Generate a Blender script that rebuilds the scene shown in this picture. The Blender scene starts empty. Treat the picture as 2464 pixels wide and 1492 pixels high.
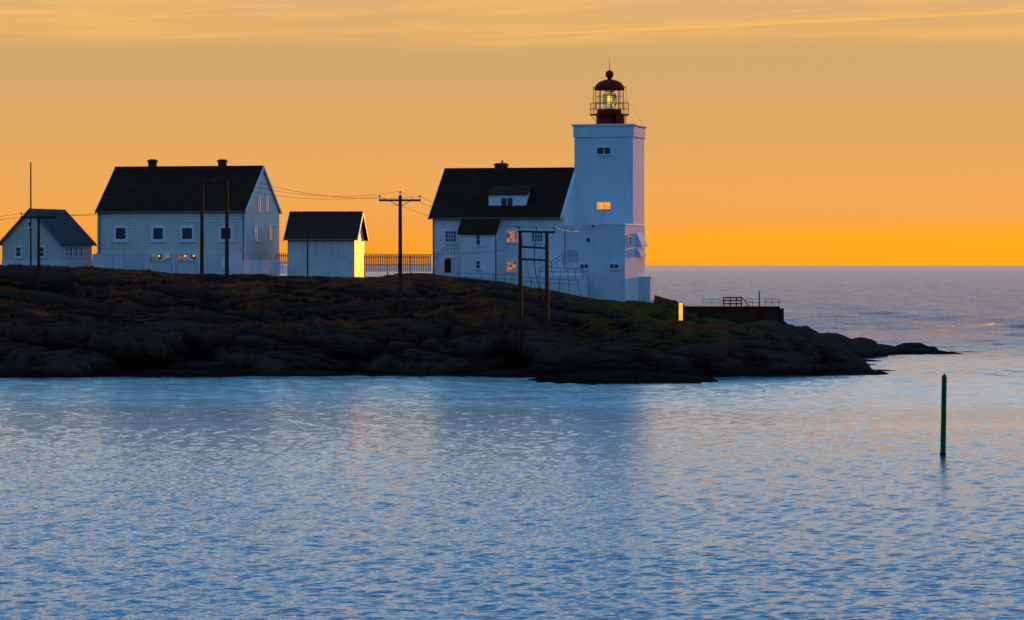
import bpy, math, random
import numpy as np
from mathutils import Vector
random.seed(7); rng=np.random.default_rng(11)
F=8898.0; H=9.0; HZ=638.0; CX=1232.0
SUN_AZ=math.radians(14.0); SUN_EL=math.radians(1.6)
sc=bpy.context.scene
sc.view_settings.view_transform='Standard'
sc.view_settings.look='None'; sc.view_settings.exposure=0
col=sc.collection

def lin(r,g,b):
    f=lambda c:(c/12.92 if c<=0.04045 else ((c+0.055)/1.055)**2.4)
    return (f(r/255),f(g/255),f(b/255),1)

# ------------------------------------------------------------------ camera
cam=bpy.data.cameras.new("camera"); co=bpy.data.objects.new("camera",cam); col.objects.link(co)
co.location=(0,0,H); co.rotation_euler=(math.pi/2,0,0)
cam.sensor_width=36; cam.lens=F*36/2464; cam.shift_y=-(746-638)/2464
cam.clip_start=1; cam.clip_end=200000
sc.camera=co

# ------------------------------------------------------------------ node helpers
class NT:
    def __init__(s,nt): s.nt=nt; s.n=nt.nodes; s.l=nt.links
    def node(s,t,**k):
        n=s.n.new(t)
        for a,v in k.items():
            if a=='inp':
                for kk,vv in v.items(): s.set(n.inputs[kk],vv)
            else: setattr(n,a,v)
        return n
    def set(s,sock,v):
        if isinstance(v,bpy.types.NodeSocket): s.l.new(v,sock)
        else: sock.default_value=v
    def math(s,op,a,b=0.0,c=None,clamp=False):
        n=s.n.new('ShaderNodeMath'); n.operation=op; n.use_clamp=clamp
        s.set(n.inputs[0],a); s.set(n.inputs[1],b)
        if c is not None: s.set(n.inputs[2],c)
        return n.outputs[0]
    def mix(s,f,a,b,mode='MIX'):
        n=s.n.new('ShaderNodeMix'); n.data_type='RGBA'; n.blend_type=mode
        s.set(n.inputs[0],f); s.set(n.inputs[6],a); s.set(n.inputs[7],b)
        return n.outputs[2]
    def ramp(s,f,stops,interp='LINEAR'):
        n=s.n.new('ShaderNodeValToRGB'); n.color_ramp.interpolation=interp
        e=n.color_ramp.elements
        while len(e)<len(stops): e.new(0.5)
        for i,(p,c) in enumerate(stops):
            e[i].position=p; e[i].color=c if not isinstance(c,(int,float)) else (c,c,c,1)
        s.set(n.inputs[0],f); return n.outputs[0]
    def noise(s,vec,scale,detail=4,rough=0.55,dist=0.0):
        n=s.node('ShaderNodeTexNoise',inp={'Scale':scale,'Detail':detail,'Roughness':rough,'Distortion':dist})
        s.l.new(vec,n.inputs['Vector']); return n.outputs[0]
    def mapping(s,vec,sc_=(1,1,1),loc=(0,0,0),rot=(0,0,0)):
        n=s.node('ShaderNodeMapping',inp={'Scale':sc_,'Location':loc,'Rotation':rot}); s.l.new(vec,n.inputs[0]); return n.outputs[0]
def newmat(name):
    m=bpy.data.materials.new(name); m.use_nodes=True
    t=NT(m.node_tree); b=m.node_tree.nodes['Principled BSDF']
    return m,t,b

def paint_mat(name,c,board=None,rough=0.6,dirt=0.25,brick=False,bump=0.35):
    m,t,b=newmat(name)
    o=t.node('ShaderNodeTexCoord').outputs['Object']
    n1=t.noise(o,0.6,5,0.65); n2=t.noise(t.mapping(o,(3,3,0.35)),1.2,4,0.6)
    d=t.math('MULTIPLY',t.ramp(n1,[(0.35,1.0),(0.7,0.0)]),t.ramp(n2,[(0.4,1.0),(0.65,0.2)]))
    d=t.math('MULTIPLY',d,dirt)
    dark=tuple(x*0.55 for x in c[:3])+(1,)
    cc=t.mix(d,c,dark)
    hgt=t.math('MULTIPLY',t.noise(o,9,4,0.6),0.25)
    if board:
        sx=t.node('ShaderNodeSeparateXYZ'); t.l.new(o,sx.inputs[0])
        fr=t.math('FRACT',t.math('MULTIPLY',sx.outputs[2],1/board))
        groove=t.math('LESS_THAN',fr,0.16)
        cc=t.mix(t.math('MULTIPLY',groove,0.40),cc,(c[0]*0.3,c[1]*0.3,c[2]*0.3,1))
        hgt=t.math('ADD',hgt,t.math('MULTIPLY',fr,-0.8))
    if brick:
        br=t.node('ShaderNodeTexBrick',inp={'Scale':2.2,'Mortar Size':0.02,'Color1':(1,1,1,1),'Color2':(0.93,0.93,0.93,1),'Mortar':(0.8,0.8,0.8,1)})
        t.l.new(t.mapping(o,(1,1,1),rot=(math.pi/2,0,0)),br.inputs['Vector'])
        cc=t.mix(0.4,cc,br.outputs[0],'MULTIPLY')
        hgt=t.math('ADD',hgt,br.outputs[1])
    t.set(b.inputs['Base Color'],cc); t.set(b.inputs['Roughness'],t.math('ADD',rough-0.05,t.math('MULTIPLY',n1,0.1)))
    bp=t.node('ShaderNodeBump',inp={'Strength':bump,'Distance':0.03}); t.l.new(hgt,bp.inputs['Height']); t.l.new(bp.outputs[0],b.inputs['Normal'])
    return m
def roof_mat(name,c1,c2,tile=0.28,bump=0.8):
    m,t,b=newmat(name)
    o=t.node('ShaderNodeTexCoord').outputs['Object']
    sx=t.node('ShaderNodeSeparateXYZ'); t.l.new(o,sx.inputs[0])
    h1=t.math('ABSOLUTE',t.math('SINE',t.math('MULTIPLY',t.math('ADD',sx.outputs[0],0),math.pi/tile)))
    h2=t.math('FRACT',t.math('MULTIPLY',sx.outputs[2],1/0.26))
    hh=t.math('ADD',h1,t.math('MULTIPLY',h2,-0.9))
    n=t.noise(o,1.3,6,0.7); n2=t.noise(o,14,3,0.7)
    cc=t.mix(t.ramp(n,[(0.38,0.0),(0.66,1.0)]),c1,c2)
    cc=t.mix(t.math('MULTIPLY',n2,0.6),cc,tuple(x*0.4 for x in c1[:3])+(1,))
    cc=t.mix(t.math('MULTIPLY',t.math('LESS_THAN',h2,0.18),0.75*bump),cc,(0.004,0.003,0.003,1))
    t.set(b.inputs['Base Color'],cc); b.inputs['Roughness'].default_value=0.75
    b.inputs['Specular IOR Level'].default_value=0.06
    bp=t.node('ShaderNodeBump',inp={'Strength':bump,'Distance':0.06}); t.l.new(hh,bp.inputs['Height']); t.l.new(bp.outputs[0],b.inputs['Normal'])
    return m
def simple_mat(name,c,rough=0.6,metal=0.0,var=0.4,scale=3.0,stretch=(1,1,1),spec=0.5):
    m,t,b=newmat(name)
    o=t.node('ShaderNodeTexCoord').outputs['Object']
    n=t.noise(t.mapping(o,stretch),scale,5,0.65)
    t.set(b.inputs['Base Color'],t.mix(t.math('MULTIPLY',t.ramp(n,[(0.35,0.0),(0.7,1.0)]),var),c,tuple(x*0.35 for x in c[:3])+(1,)))
    b.inputs['Roughness'].default_value=rough; b.inputs['Metallic'].default_value=metal
    b.inputs['Specular IOR Level'].default_value=spec
    bp=t.node('ShaderNodeBump',inp={'Strength':0.3,'Distance':0.02}); t.l.new(n,bp.inputs['Height']); t.l.new(bp.outputs[0],b.inputs['Normal'])
    return m
def glow_mat(name,c,s,c2=None,scale=2.0):
    m,t,b=newmat(name)
    o=t.node('ShaderNodeTexCoord').outputs['Object']
    n=t.noise(o,scale,2,0.5)
    cc=t.mix(t.ramp(n,[(0.4,0.0),(0.6,1.0)]),c,c2 or c)
    b.inputs['Base Color'].default_value=(0.03,0.015,0.008,1); b.inputs['Roughness'].default_value=0.5; b.inputs['Specular IOR Level'].default_value=0.1
    t.set(b.inputs['Emission Color'],cc); b.inputs['Emission Strength'].default_value=s
    return m
def glass_mat(name,c=(0.02,0.022,0.03,1),mirror=0.0):
    m,t,b=newmat(name)
    o=t.node('ShaderNodeTexCoord').outputs['Object']
    n=t.noise(o,1.4,2,0.5)
    t.set(b.inputs['Base Color'],t.mix(n,c,tuple(x*0.3 for x in c[:3])+(1,)))
    b.inputs['Roughness'].default_value=0.06; b.inputs['Metallic'].default_value=mirror
    bp=t.node('ShaderNodeBump',inp={'Strength':0.08,'Distance':0.05}); t.l.new(n,bp.inputs['Height']); t.l.new(bp.outputs[0],b.inputs['Normal'])
    return m

M={}
M['tower']=paint_mat('white_painted_masonry',(0.69,0.735,0.755,1),rough=0.75,dirt=0.4,brick=True)
M['white']=paint_mat('white_plaster',(0.76,0.77,0.78,1),rough=0.7,dirt=0.4)
M['gloss']=paint_mat('white_gloss_paint',(0.77,0.73,0.68,1),board=0.22,rough=0.58,dirt=0.7,bump=0.3)
M['cream']=paint_mat('cream_board_cladding',(0.78,0.70,0.61,1),board=0.28,dirt=0.4)
M['greyboard']=paint_mat('grey_board_cladding',(0.62,0.57,0.49,1),board=0.2,dirt=0.3)
M['trim']=paint_mat('white_trim_paint',(0.82,0.82,0.82,1),dirt=0.1)
M['found']=paint_mat('whitewashed_foundation',(0.72,0.71,0.71,1),dirt=0.55)
M['roof']=roof_mat('dark_clay_tiles',(0.052,0.013,0.006,1),(0.088,0.027,0.009,1))
M['roof2']=roof_mat('brown_slate_tiles',(0.085,0.024,0.013,1),(0.13,0.042,0.022,1),0.35)
M['slate']=roof_mat('grey_slate',(0.075,0.062,0.075,1),(0.10,0.088,0.10,1),0.4,0.22)
M['chim']=simple_mat('sooty_chimney_brick',(0.07,0.022,0.014,1),0.9)
M['wood']=simple_mat('weathered_tarred_wood',(0.095,0.034,0.018,1),0.85,stretch=(6,6,0.4),spec=0.1)
M['iron']=simple_mat('dark_iron',(0.04,0.018,0.012,1),0.6,spec=0.2)
M['rail']=simple_mat('galvanised_rail',(0.14,0.13,0.12,1),0.55)
M['red']=simple_mat('dark_red_lantern_paint',(0.28,0.015,0.007,1),0.6,var=0.5,spec=0.12)
M['conc']=simple_mat('dark_concrete',(0.09,0.034,0.020,1),0.9,spec=0.05,var=0.9,scale=1.2)
M['glass']=glass_mat('window_glass')
M['basement']=glow_mat('added_pale_glow_basement_glass',(0.40,0.33,0.27,1),0.45,(0.05,0.04,0.04,1),2.2)  # pale glow added to the basement panes as emission
M['glowpane']=glow_mat('added_warm_glow_pane',(1.0,0.30,0.015,1),0.7,(0.09,0.03,0.008,1),2.6)  # warm glow added to house panes, no lamp behind them
M['gold']=glow_mat('painted_sunset_pane',(1.0,0.40,0.02,1),1.2,(1.0,0.20,0.005,1),3.0)  # sunset sky seen through the tower window, painted as emission
M['mirror']=glass_mat('sky_reflecting_glass',(0.9,0.92,0.95,1),1.0)
M['lamp']=glow_mat('lit_lamp',(1.0,0.48,0.06,1),2.2)
M['sign']=glow_mat('painted_sunglint_panel',(1.0,0.40,0.015,1),1.25,(1.0,0.55,0.06,1),1.6)  # sunlight reflected by the panel, painted as emission
M['signside']=simple_mat('yellow_board_paint',(0.7,0.4,0.04,1),0.5)
M['green']=simple_mat('green_marker_paint',(0.004,0.10,0.027,1),0.6,var=0.5,scale=2,spec=0.2)
M['dark']=simple_mat('dark_interior',(0.008,0.008,0.01,1),0.9)
M['feather']=simple_mat('dark_feathers',(0.03,0.025,0.022,1),0.8)
M['grate']=simple_mat('white_picket_paint',(0.30,0.25,0.22,1),0.7)

# ------------------------------------------------------------------ mesh builder
class MB:
    def __init__(s,f=None): s.v=[]; s.f=[]; s.map=f or (lambda p:p)
    def add(s,vs,fs):
        o=len(s.v); s.v+= [s.map(tuple(p)) for p in vs]; s.f+=[[o+i for i in f] for f in fs]; return s
    def box(s,x0,x1,y0,y1,z0,z1):
        return s.add([(x0,y0,z0),(x1,y0,z0),(x1,y1,z0),(x0,y1,z0),(x0,y0,z1),(x1,y0,z1),(x1,y1,z1),(x0,y1,z1)],
          [(0,3,2,1),(4,5,6,7),(0,1,5,4),(1,2,6,5),(2,3,7,6),(3,0,4,7)])
    def extr(s,poly,d):
        n=len(poly); vs=list(poly)+[tuple(a+b for a,b in zip(p,d)) for p in poly]
        fs=[list(range(n))[::-1],list(range(n,2*n))]+[(i,(i+1)%n,n+(i+1)%n,n+i) for i in range(n)]
        return s.add(vs,fs)
    def tube(s,p0,p1,r0,r1=None,n=8,cap=True):
        r1=r0 if r1 is None else r1
        p0=Vector(p0);p1=Vector(p1); d=(p1-p0).normalized()
        a=d.orthogonal().normalized(); b=d.cross(a)
        vs=[];
        for p,r in((p0,r0),(p1,r1)):
            for i in range(n):
                t=2*math.pi*i/n; vs.append(tuple(p+a*(r*math.cos(t))+b*(r*math.sin(t))))
        fs=[(i,(i+1)%n,n+(i+1)%n,n+i) for i in range(n)]
        if cap: fs+=[list(range(n))[::-1],list(range(n,2*n))]
        return s.add(vs,fs)
    def sweep(s,pts,r,n=6):
        pts=[Vector(p) for p in pts]; vs=[];fs=[]
        for k,p in enumerate(pts):
            d=(pts[min(k+1,len(pts)-1)]-pts[max(k-1,0)]).normalized()
            a=d.cross(Vector((0,1,0.01))).normalized(); b=d.cross(a)
            for i in range(n):
                t=2*math.pi*i/n; vs.append(tuple(p+a*(r*math.cos(t))+b*(r*math.sin(t))))
        for k in range(len(pts)-1):
            for i in range(n): fs.append((k*n+i,k*n+(i+1)%n,(k+1)*n+(i+1)%n,(k+1)*n+i))
        return s.add(vs,fs)
    def lathe(s,c,prof,n=24):
        vs=[];fs=[]
        for r,z in prof:
            for i in range(n):
                t=2*math.pi*i/n; vs.append((c[0]+r*math.cos(t),c[1]+r*math.sin(t),z))
        m=len(prof)
        for j in range(m-1):
            for i in range(n):
                fs.append((j*n+i,j*n+(i+1)%n,(j+1)*n+(i+1)%n,(j+1)*n+i))
        fs.append(list(range(n))[::-1]); fs.append([(m-1)*n+i for i in range(n)])
        return s.add(vs,fs)
    def build(s,name,mat,parent=None,smooth=False,bevel=0,**props):
        me=bpy.data.meshes.new(name); me.from_pydata(s.v,[],s.f); me.validate(); me.update()
        import bmesh
        bm=bmesh.new(); bm.from_mesh(me); bmesh.ops.recalc_face_normals(bm,faces=bm.faces); bm.to_mesh(me); bm.free()
        me.materials.append(mat)
        if smooth:
            for p in me.polygons: p.use_smooth=True
        ob=bpy.data.objects.new(name,me); col.objects.link(ob)
        if parent: ob.parent=parent
        if bevel:
            bv=ob.modifiers.new('b','BEVEL'); bv.width=bevel; bv.segments=1
        for k,v in props.items(): ob[k]=v
        return ob
def empty(name,loc,rz=0,**props):
    e=bpy.data.objects.new(name,None); e.empty_display_size=0.5; col.objects.link(e)
    e.location=loc; e.rotation_euler=(0,0,rz)
    for k,v in props.items(): e[k]=v
    return e

# ------------------------------------------------------------------ numpy noise
def vnoise(x,y,seed=0):
    xi=np.floor(x).astype(np.int64); yi=np.floor(y).astype(np.int64); xf=x-xi; yf=y-yi
    def h(a,b):
        n=(a*374761393+b*668265263+seed*974634777)&0x7fffffff
        n=((n^(n>>13))*1274126177)&0x7fffffff
        return ((n^(n>>16))&0xffff)/65535.0
    u=xf*xf*xf*(xf*(xf*6-15)+10); v=yf*yf*yf*(yf*(yf*6-15)+10)
    return (h(xi,yi)*(1-u)+h(xi+1,yi)*u)*(1-v)+(h(xi,yi+1)*(1-u)+h(xi+1,yi+1)*u)*v
def fbm(x,y,o=4,seed=0,g=0.5):
    r=0;a=1;t=0
    for i in range(o):
        r=r+a*vnoise(x+i*17.3,y-i*9.1,seed+i); t+=a; a*=g; x=x*2.03; y=y*2.03
    return r/t
def blur(A,k):
    for ax in (0,1):
        c=np.cumsum(np.concatenate([np.repeat(np.take(A,[0],ax),k+1,ax),A,np.repeat(np.take(A,[-1],ax),k,ax)],ax),ax)
        n=A.shape[ax]
        A=(np.take(c,range(2*k+1,2*k+1+n),ax)-np.take(c,range(0,n),ax))/(2*k+1)
    return A

# ------------------------------------------------------------------ terrain
gs=0.18
gx=np.arange(-76,49,gs); gy_=np.arange(274,408,gs)
X,Y=np.meshgrid(gx,gy_)
def w(px,py): 
    y=H*F/(py-HZ); return ((px-CX)*y/F,y)
poly=[(-74,303),(-70,301),(-48,299),w(0,908),w(280,905),w(560,902),w(800,899),w(1230,903),w(1300,915),w(1400,922),w(1640,921),w(1700,908),w(1990,903),(27,312),(27.5,322),(26.0,333),(26.5,345),(28,358),(32,370),w(2150,852),(40,388),(35,396),(20,402),(-20,402),(-74,405)]
def sdpoly(X,Y,P):
    d=np.full(X.shape,1e9); ins=np.zeros(X.shape,bool); n=len(P)
    for i in range(n):
        ax,ay=P[i]; bx,by=P[(i+1)%n]; ex,ey=bx-ax,by-ay
        t=np.clip(((X-ax)*ex+(Y-ay)*ey)/(ex*ex+ey*ey),0,1)
        d=np.minimum(d,np.hypot(X-ax-t*ex,Y-ay-t*ey))
        c=((ay>Y)!=(by>Y))&(X<(bx-ax)*(Y-ay)/(by-ay+1e-12)+ax); ins^=c
    return np.where(ins,d,-d)
wx=X+4.5*(fbm(X/5,Y/5,4,3)-0.5); wy=Y+9.0*(fbm(X/5,Y/6,4,9)-0.5)
D=sdpoly(wx,wy,poly)
rp=np.array([(-800,645),(0,646),(150,648),(235,658),(400,662),(480,668),(700,668),(900,672),(960,662),(1040,664),(1200,680),(1300,698),(1400,714),(1550,727),(1640,742),(1700,774),(1880,786),(2000,820),(2100,843),(2250,852),(2320,853)],float)
rX=(rp[:,0]-CX)*345/F; rZ=H-(rp[:,1]-HZ)*345/F-0.05; rZ=np.maximum(rZ,0.15)
ridge=np.interp(X,rX,rZ)
Yc=np.interp(X,[-95,-41,-15,0,28,31,31.5,44],[302,297,305,300,303,330,360,380])
Yr=np.interp(X,[-95,12,18,30,45],[341,341,349,366,386])
s=np.clip((Y-Yc)/(Yr-Yc),0,1)
s2=s+0.16*(fbm(X/9,Y/9,3,21)-0.5)*np.sin(np.pi*s)*2
tn=4.0*s2+1.3*fbm(X/16,Y/16,2,23); tf=tn-np.floor(tn); st_=np.floor(tn)+np.clip((tf-0.0)/0.45,0,1)**1.6*1.0
s3=(st_-1.3*fbm(X/16,Y/16,2,23))/4.0
s2=np.clip(0.30*s2+0.70*s3,0,1)
base=ridge*s2**0.95
flat=np.clip((Y-331)/10,0,1)*np.where(X<14,1,0.45)
amp=1-0.85*flat
base=base-0.95*amp*np.clip(s*3,0,1)
base=base-1.8*np.exp(-((Y-334)/8)**2)*np.clip((X-4)/8,0,1)
def domes(n,r0,r1,hk,seed,yb=(297,400),fl=0.42,el=(0.45,0.85)):
    rg=np.random.default_rng(seed); dom=np.zeros_like(X)
    for i in range(n):
        cx=rg.uniform(-76,44); cy=rg.uniform(*yb)
        rx=rg.uniform(r0,r1); ry=rx*rg.uniform(*el); hh=hk*rx*rg.uniform(0.6,1.15)
        an=rg.uniform(-0.45,0.30); R=max(rx,ry)*1.4
        i0,i1=np.searchsorted(gx,[cx-R,cx+R]); j0,j1=np.searchsorted(gy_,[cy-R,cy+R])
        if i1<=i0 or j1<=j0: continue
        xx=X[j0:j1,i0:i1]-cx; yy=Y[j0:j1,i0:i1]-cy
        u=(xx*math.cos(an)+yy*math.sin(an))/rx; v=(-xx*math.sin(an)+yy*math.cos(an))/ry
        wob=0.25*(fbm(xx/rx*1.7+i,yy/ry*1.7,2,i)-0.5)
        v=np.where(v<0,v*1.3,v*0.75)+wob
        q=np.abs(u)**2.4+np.abs(v)**2.4
        dom[j0:j1,i0:i1]=np.maximum(dom[j0:j1,i0:i1],hh*np.clip(1-q,0,1)**fl)
    return dom
ampd=1-0.88*flat
dA=domes(90,9,22,0.130,5,(299,372),0.48,(0.22,0.42)); dB=domes(110,3,7,0.10,6,(297,400),0.5,(0.25,0.45)); dC=domes(400,0.6,1.8,0.12,8)
dom=(np.maximum(dA,0.65*dB)+0.05*dB+0.02*dC)*ampd
n1=fbm(X/7,Y/7,5,31)-0.5; n2=fbm(X/1.6,Y/1.6,4,41)-0.5
rdg=np.abs(fbm(X/2.6+Y/9,Y/2.0,4,45)-0.5)   # broken, angular secondary relief
Z=base+dom*np.clip(D/2.5,0,1)+amp*(0.7*n1+0.22*n2-0.9*np.clip(0.05-rdg,0,1)*6*0.35)
k=np.sqrt(np.clip(D/3.0,0,1))
Z=np.where(D>0,np.maximum(Z,0.10+0.12*dB*np.clip(D/2,0,1))*k+0.02,-0.05+D*0.35)
def hump(px,cy,py,hw,ry,flatp=0.45):
    s_=cy/F; return ((px-CX)*s_,cy,H-(py-HZ)*s_,hw*s_,ry,flatp)
humps=[hump(1690,310,783,320,12.5,.6),hump(1860,315,806,240,11,.9),hump(1440,316,824,260,13,.65),hump(1960,309,862,150,8,1.0),hump(2050,307,888,90,4,.9),
 hump(130,309,808,210,13,.55),hump(-20,326,745,170,12,.55),hump(60,318,770,90,8),
 hump(600,313,812,300,13,.65),hump(330,322,778,210,10,.55),hump(1060,311,826,250,11,.65),hump(960,330,745,280,10,.55),hump(1000,340,678,200,7),hump(1180,339,678,130,7),
 hump(700,330,722,200,9,.55),hump(470,330,725,150,8,.55),hump(840,318,785,150,8,.6),hump(1200,325,770,150,8,.6),
 hump(1590,346,731,170,7,1.0),hump(1920,353,782,110,5,1.0),hump(2000,359,801,90,3.4,1.0),hump(2060,366,811,70,2.6,1.0),hump(1380,334,747,190,8,.55),hump(1540,332,762,150,7,.6),
 hump(1700,339,765,130,4,.7),hump(1840,340,769,120,4,.7),
 hump(2110,374,821,55,2.0,1.0),hump(2160,380,833,60,1.8,1.0),hump(2140,376,842,170,2.6,.9),hump(2215,384,840,55,1.4,1.0),hump(2243,386,832,18,1.3),hump(2310,385,848,100,0.8,.9),hump(2195,398,822,50,1.5,.9),
 hump(1500,289,893,235,9,.8),hump(1420,286,899,110,5,.8),hump(1600,286,903,120,5,.8),
 hump(2095,316,889,70,2.0,0.9),hump(2055,333,873,60,1.2,.9),hump(2060,346,863,60,1.2,.9),
 hump(720,304,888,180,5,.8),hump(900,303,894,120,4,.8),hump(420,303,884,210,6,.8),hump(50,301,882,160,5,.8),hump(180,299,898,160,3,.9),hump(1040,302,897,140,3,.9),hump(1250,302,885,120,6,.8)]
for (cx,cy,z,rx,ry,fp) in humps:
    dx=(X-cx+2.8*(fbm(X/3.2,Y/3.2,4,int(abs(cx)*7)+5)-0.5)*min(1,rx/4))/rx; dy=(Y-cy+4.2*(fbm(X/3.2,Y/3.2,4,int(abs(cx)*5)+77)-0.5)*min(1,ry/5))/ry
    dy=np.where(dy<0,dy,dy*0.9)
    q=np.abs(dx)**2.2+np.abs(dy)**2.2; ed=np.clip((1-q)*3,0,1)
    e=z*np.clip(1-q,0,1)**fp+ (0.24*n2+0.45*n1)*min(1,z/2)*ed + 0.12*(dB-0.2)*ed*min(1,z/1.5)
    e=np.where(q<1,e,-9)
    Z=np.maximum(Z,e)
ph=(Z+0.12*X-0.05*Y)/0.95+2.0*fbm(X/9,Y/9,3,66); fr=ph-np.floor(ph)
saw=np.where(fr<0.8,fr/0.8,(1-fr)/0.2)
lm=np.clip((fbm(X/6,Y/5,3,68)-0.36)*6,0,1)*np.clip(Z-0.3,0,1)
Z-=0.50*(1-saw)**2*amp*lm
ph=(Z-0.10*X-0.04*Y)/0.42+2.4*fbm(X/5,Y/5,3,86); fr=ph-np.floor(ph)
saw=np.where(fr<0.8,fr/0.8,(1-fr)/0.2)
Z-=0.20*(1-saw)**2*amp*np.clip((fbm(X/5,Y/4,3,88)-0.42)*7,0,1)*np.clip(Z-0.2,0,1)
crk=np.abs(fbm(X/5.5+Y/6,Y/1.8,3,61)-0.5); ck2=np.abs(fbm(X/8-Y/8,Y/3.0+X/14,3,64)-0.5); ck3=np.abs(fbm(X/2.2+Y/5,Y/4.0,3,69)-0.5)
Z-=np.where(Z>0.1,(0.30*np.exp(-(crk/0.010)**2)+0.80*np.exp(-(ck2/0.013)**2)+0.28*np.exp(-(ck3/0.008)**2))*amp,0)
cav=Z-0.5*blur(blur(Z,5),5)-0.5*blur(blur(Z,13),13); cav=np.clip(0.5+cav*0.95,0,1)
ny,nx=Z.shape
def hz(x,y):
    i=(x-gx[0])/gs; j=(y-gy_[0])/gs
    i=min(max(i,0),nx-2.001); j=min(max(j,0),ny-2.001); a=int(i); b=int(j); u=i-a; v=j-b
    return float((Z[b,a]*(1-u)+Z[b,a+1]*u)*(1-v)+(Z[b+1,a]*(1-u)+Z[b+1,a+1]*u)*v)
def hit(px,py):
    y=276.0
    while y<400:
        x=(px-CX)*y/F; z=H-(py-HZ)*y/F
        if hz(x,y)>=z: return x,y,hz(x,y)
        y+=0.1
    x=(px-CX)*345/F; return x,345.0,hz(x,345.0)
def grid_mesh(name,P,ny,nx,mat,wrap=False):
    me=bpy.data.meshes.new(name)
    a=np.arange(ny*nx).reshape(ny,nx)
    q=np.stack([a[:-1,:-1],a[:-1,1:],a[1:,1:],a[1:,:-1]],-1).reshape(-1,4)
    if wrap:
        q2=np.stack([a[:-1,-1],a[:-1,0],a[1:,0],a[1:,-1]],-1).reshape(-1,4); q=np.concatenate([q,q2])
    n=len(q)
    me.vertices.add(len(P)); me.vertices.foreach_set('co',P.astype(np.float32).ravel())
    me.loops.add(n*4); me.loops.foreach_set('vertex_index',q.astype(np.int32).ravel())
    me.polygons.add(n); me.polygons.foreach_set('loop_start',np.arange(0,n*4,4,dtype=np.int32)); me.polygons.foreach_set('loop_total',np.full(n,4,np.int32))
    me.polygons.foreach_set('use_smooth',np.ones(n,bool))
    me.update(); me.materials.append(mat)
    ob=bpy.data.objects.new(name,me); col.objects.link(ob); return ob
m,t,b=newmat('coastal_rock_and_heather')
g=t.node('ShaderNodeNewGeometry'); pos=g.outputs['Position']
at=t.node('ShaderNodeAttribute',attribute_name='relief'); cv=at.outputs['Fac']
sp=t.node('ShaderNodeSeparateXYZ'); t.l.new(pos,sp.inputs[0]); sn=t.node('ShaderNodeSeparateXYZ'); t.l.new(g.outputs['Normal'],sn.inputs[0])
r1=t.noise(pos,0.35,8,0.65,0.4); r2=t.noise(t.mapping(pos,(0.6,1,4)),0.9,7,0.7,0.6); r3=t.noise(pos,5,6,0.75)
rock=t.mix(t.ramp(r1,[(0.35,0.0),(0.65,1.0)]),(0.090,0.030,0.020,1),(0.040,0.018,0.015,1))
rock=t.mix(t.ramp(r2,[(0.42,0.0),(0.58,0.9)]),rock,(0.018,0.008,0.006,1))
rock=t.mix(t.ramp(cv,[(0.56,0.0),(0.90,0.6)]),rock,(0.125,0.055,0.042,1))  # highlights painted into the colour of raised rock
rock=t.mix(t.ramp(r3,[(0.58,0.0),(0.75,0.5)]),rock,(0.14,0.065,0.045,1))
gn=t.noise(pos,0.20,5,0.5,0.8)
slope=t.ramp(sn.outputs[2],[(0.78,0.0),(0.94,1.0)])
hgtm=t.ramp(t.math('MULTIPLY',sp.outputs[2],0.1),[(0.20,0.0),(0.42,1.0)])
gsel=t.math('SUBTRACT',t.math('ADD',gn,0.245),t.math('MULTIPLY',cv,0.5))
gsel=t.math('ADD',gsel,t.math('MULTIPLY',t.ramp(t.math('MULTIPLY',sp.outputs[2],0.1),[(0.5,0.0),(0.78,1.0)]),0.13))
gm=t.math('MULTIPLY',t.math('MULTIPLY',t.ramp(gsel,[(0.45,0.0),(0.56,1.0)]),slope),hgtm)
gcol=t.mix(t.ramp(t.noise(pos,1.1,5,0.65),[(0.35,0.0),(0.65,1.0)]),(0.36,0.072,0.022,1),(0.13,0.030,0.012,1))
right=t.ramp(t.math('MULTIPLY',t.math('ADD',sp.outputs[0],10),0.02),[(0.2,0.0),(0.55,1.0)])
gcol=t.mix(t.math('MULTIPLY',right,t.ramp(t.noise(pos,0.6,4,0.6),[(0.4,0.0),(0.6,0.6)])),gcol,(0.105,0.060,0.009,1))
cc=t.mix(gm,rock,gcol)
mossm=t.math('MULTIPLY',t.ramp(t.noise(pos,0.4,6,0.65,0.5),[(0.36,0.0),(0.52,0.95)]),t.math('MULTIPLY',slope,hgtm))
moss_x=t.ramp(t.math('MULTIPLY',t.math('ADD',sp.outputs[0],60),0.01),[(0.12,0.1),(0.3,0.0),(0.62,0.0),(0.70,0.95)])
cc=t.mix(t.math('MULTIPLY',mossm,moss_x),cc,(0.110,0.075,0.007,1))
cc=t.mix(t.ramp(cv,[(0.18,0.95),(0.47,0.0)]),cc,(0.007,0.003,0.002,1))  # crevice shade painted into the colour of hollows
wet=t.ramp(t.math('ADD',t.math('MULTIPLY',sp.outputs[2],0.5),t.math('MULTIPLY',r1,0.25)),[(0.2,1.0),(0.5,0.0)])
cc=t.mix(t.math('MULTIPLY',wet,0.8),cc,(0.012,0.006,0.005,1))
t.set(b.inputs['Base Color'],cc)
b.inputs['Roughness'].default_value=0.9; b.inputs['Specular IOR Level'].default_value=0.0
hh=t.math('ADD',t.math('MULTIPLY',r2,0.6),t.math('MULTIPLY',r3,0.30))
bp=t.node('ShaderNodeBump',inp={'Strength':0.95,'Distance':0.42}); t.l.new(hh,bp.inputs['Height']); t.l.new(bp.outputs[0],b.inputs['Normal'])
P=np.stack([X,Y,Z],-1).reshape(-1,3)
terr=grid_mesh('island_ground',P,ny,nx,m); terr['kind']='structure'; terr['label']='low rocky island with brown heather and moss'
ac=terr.data.attributes.new('relief','FLOAT','POINT'); ac.data.foreach_set('value',cav.astype(np.float32).ravel())

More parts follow.
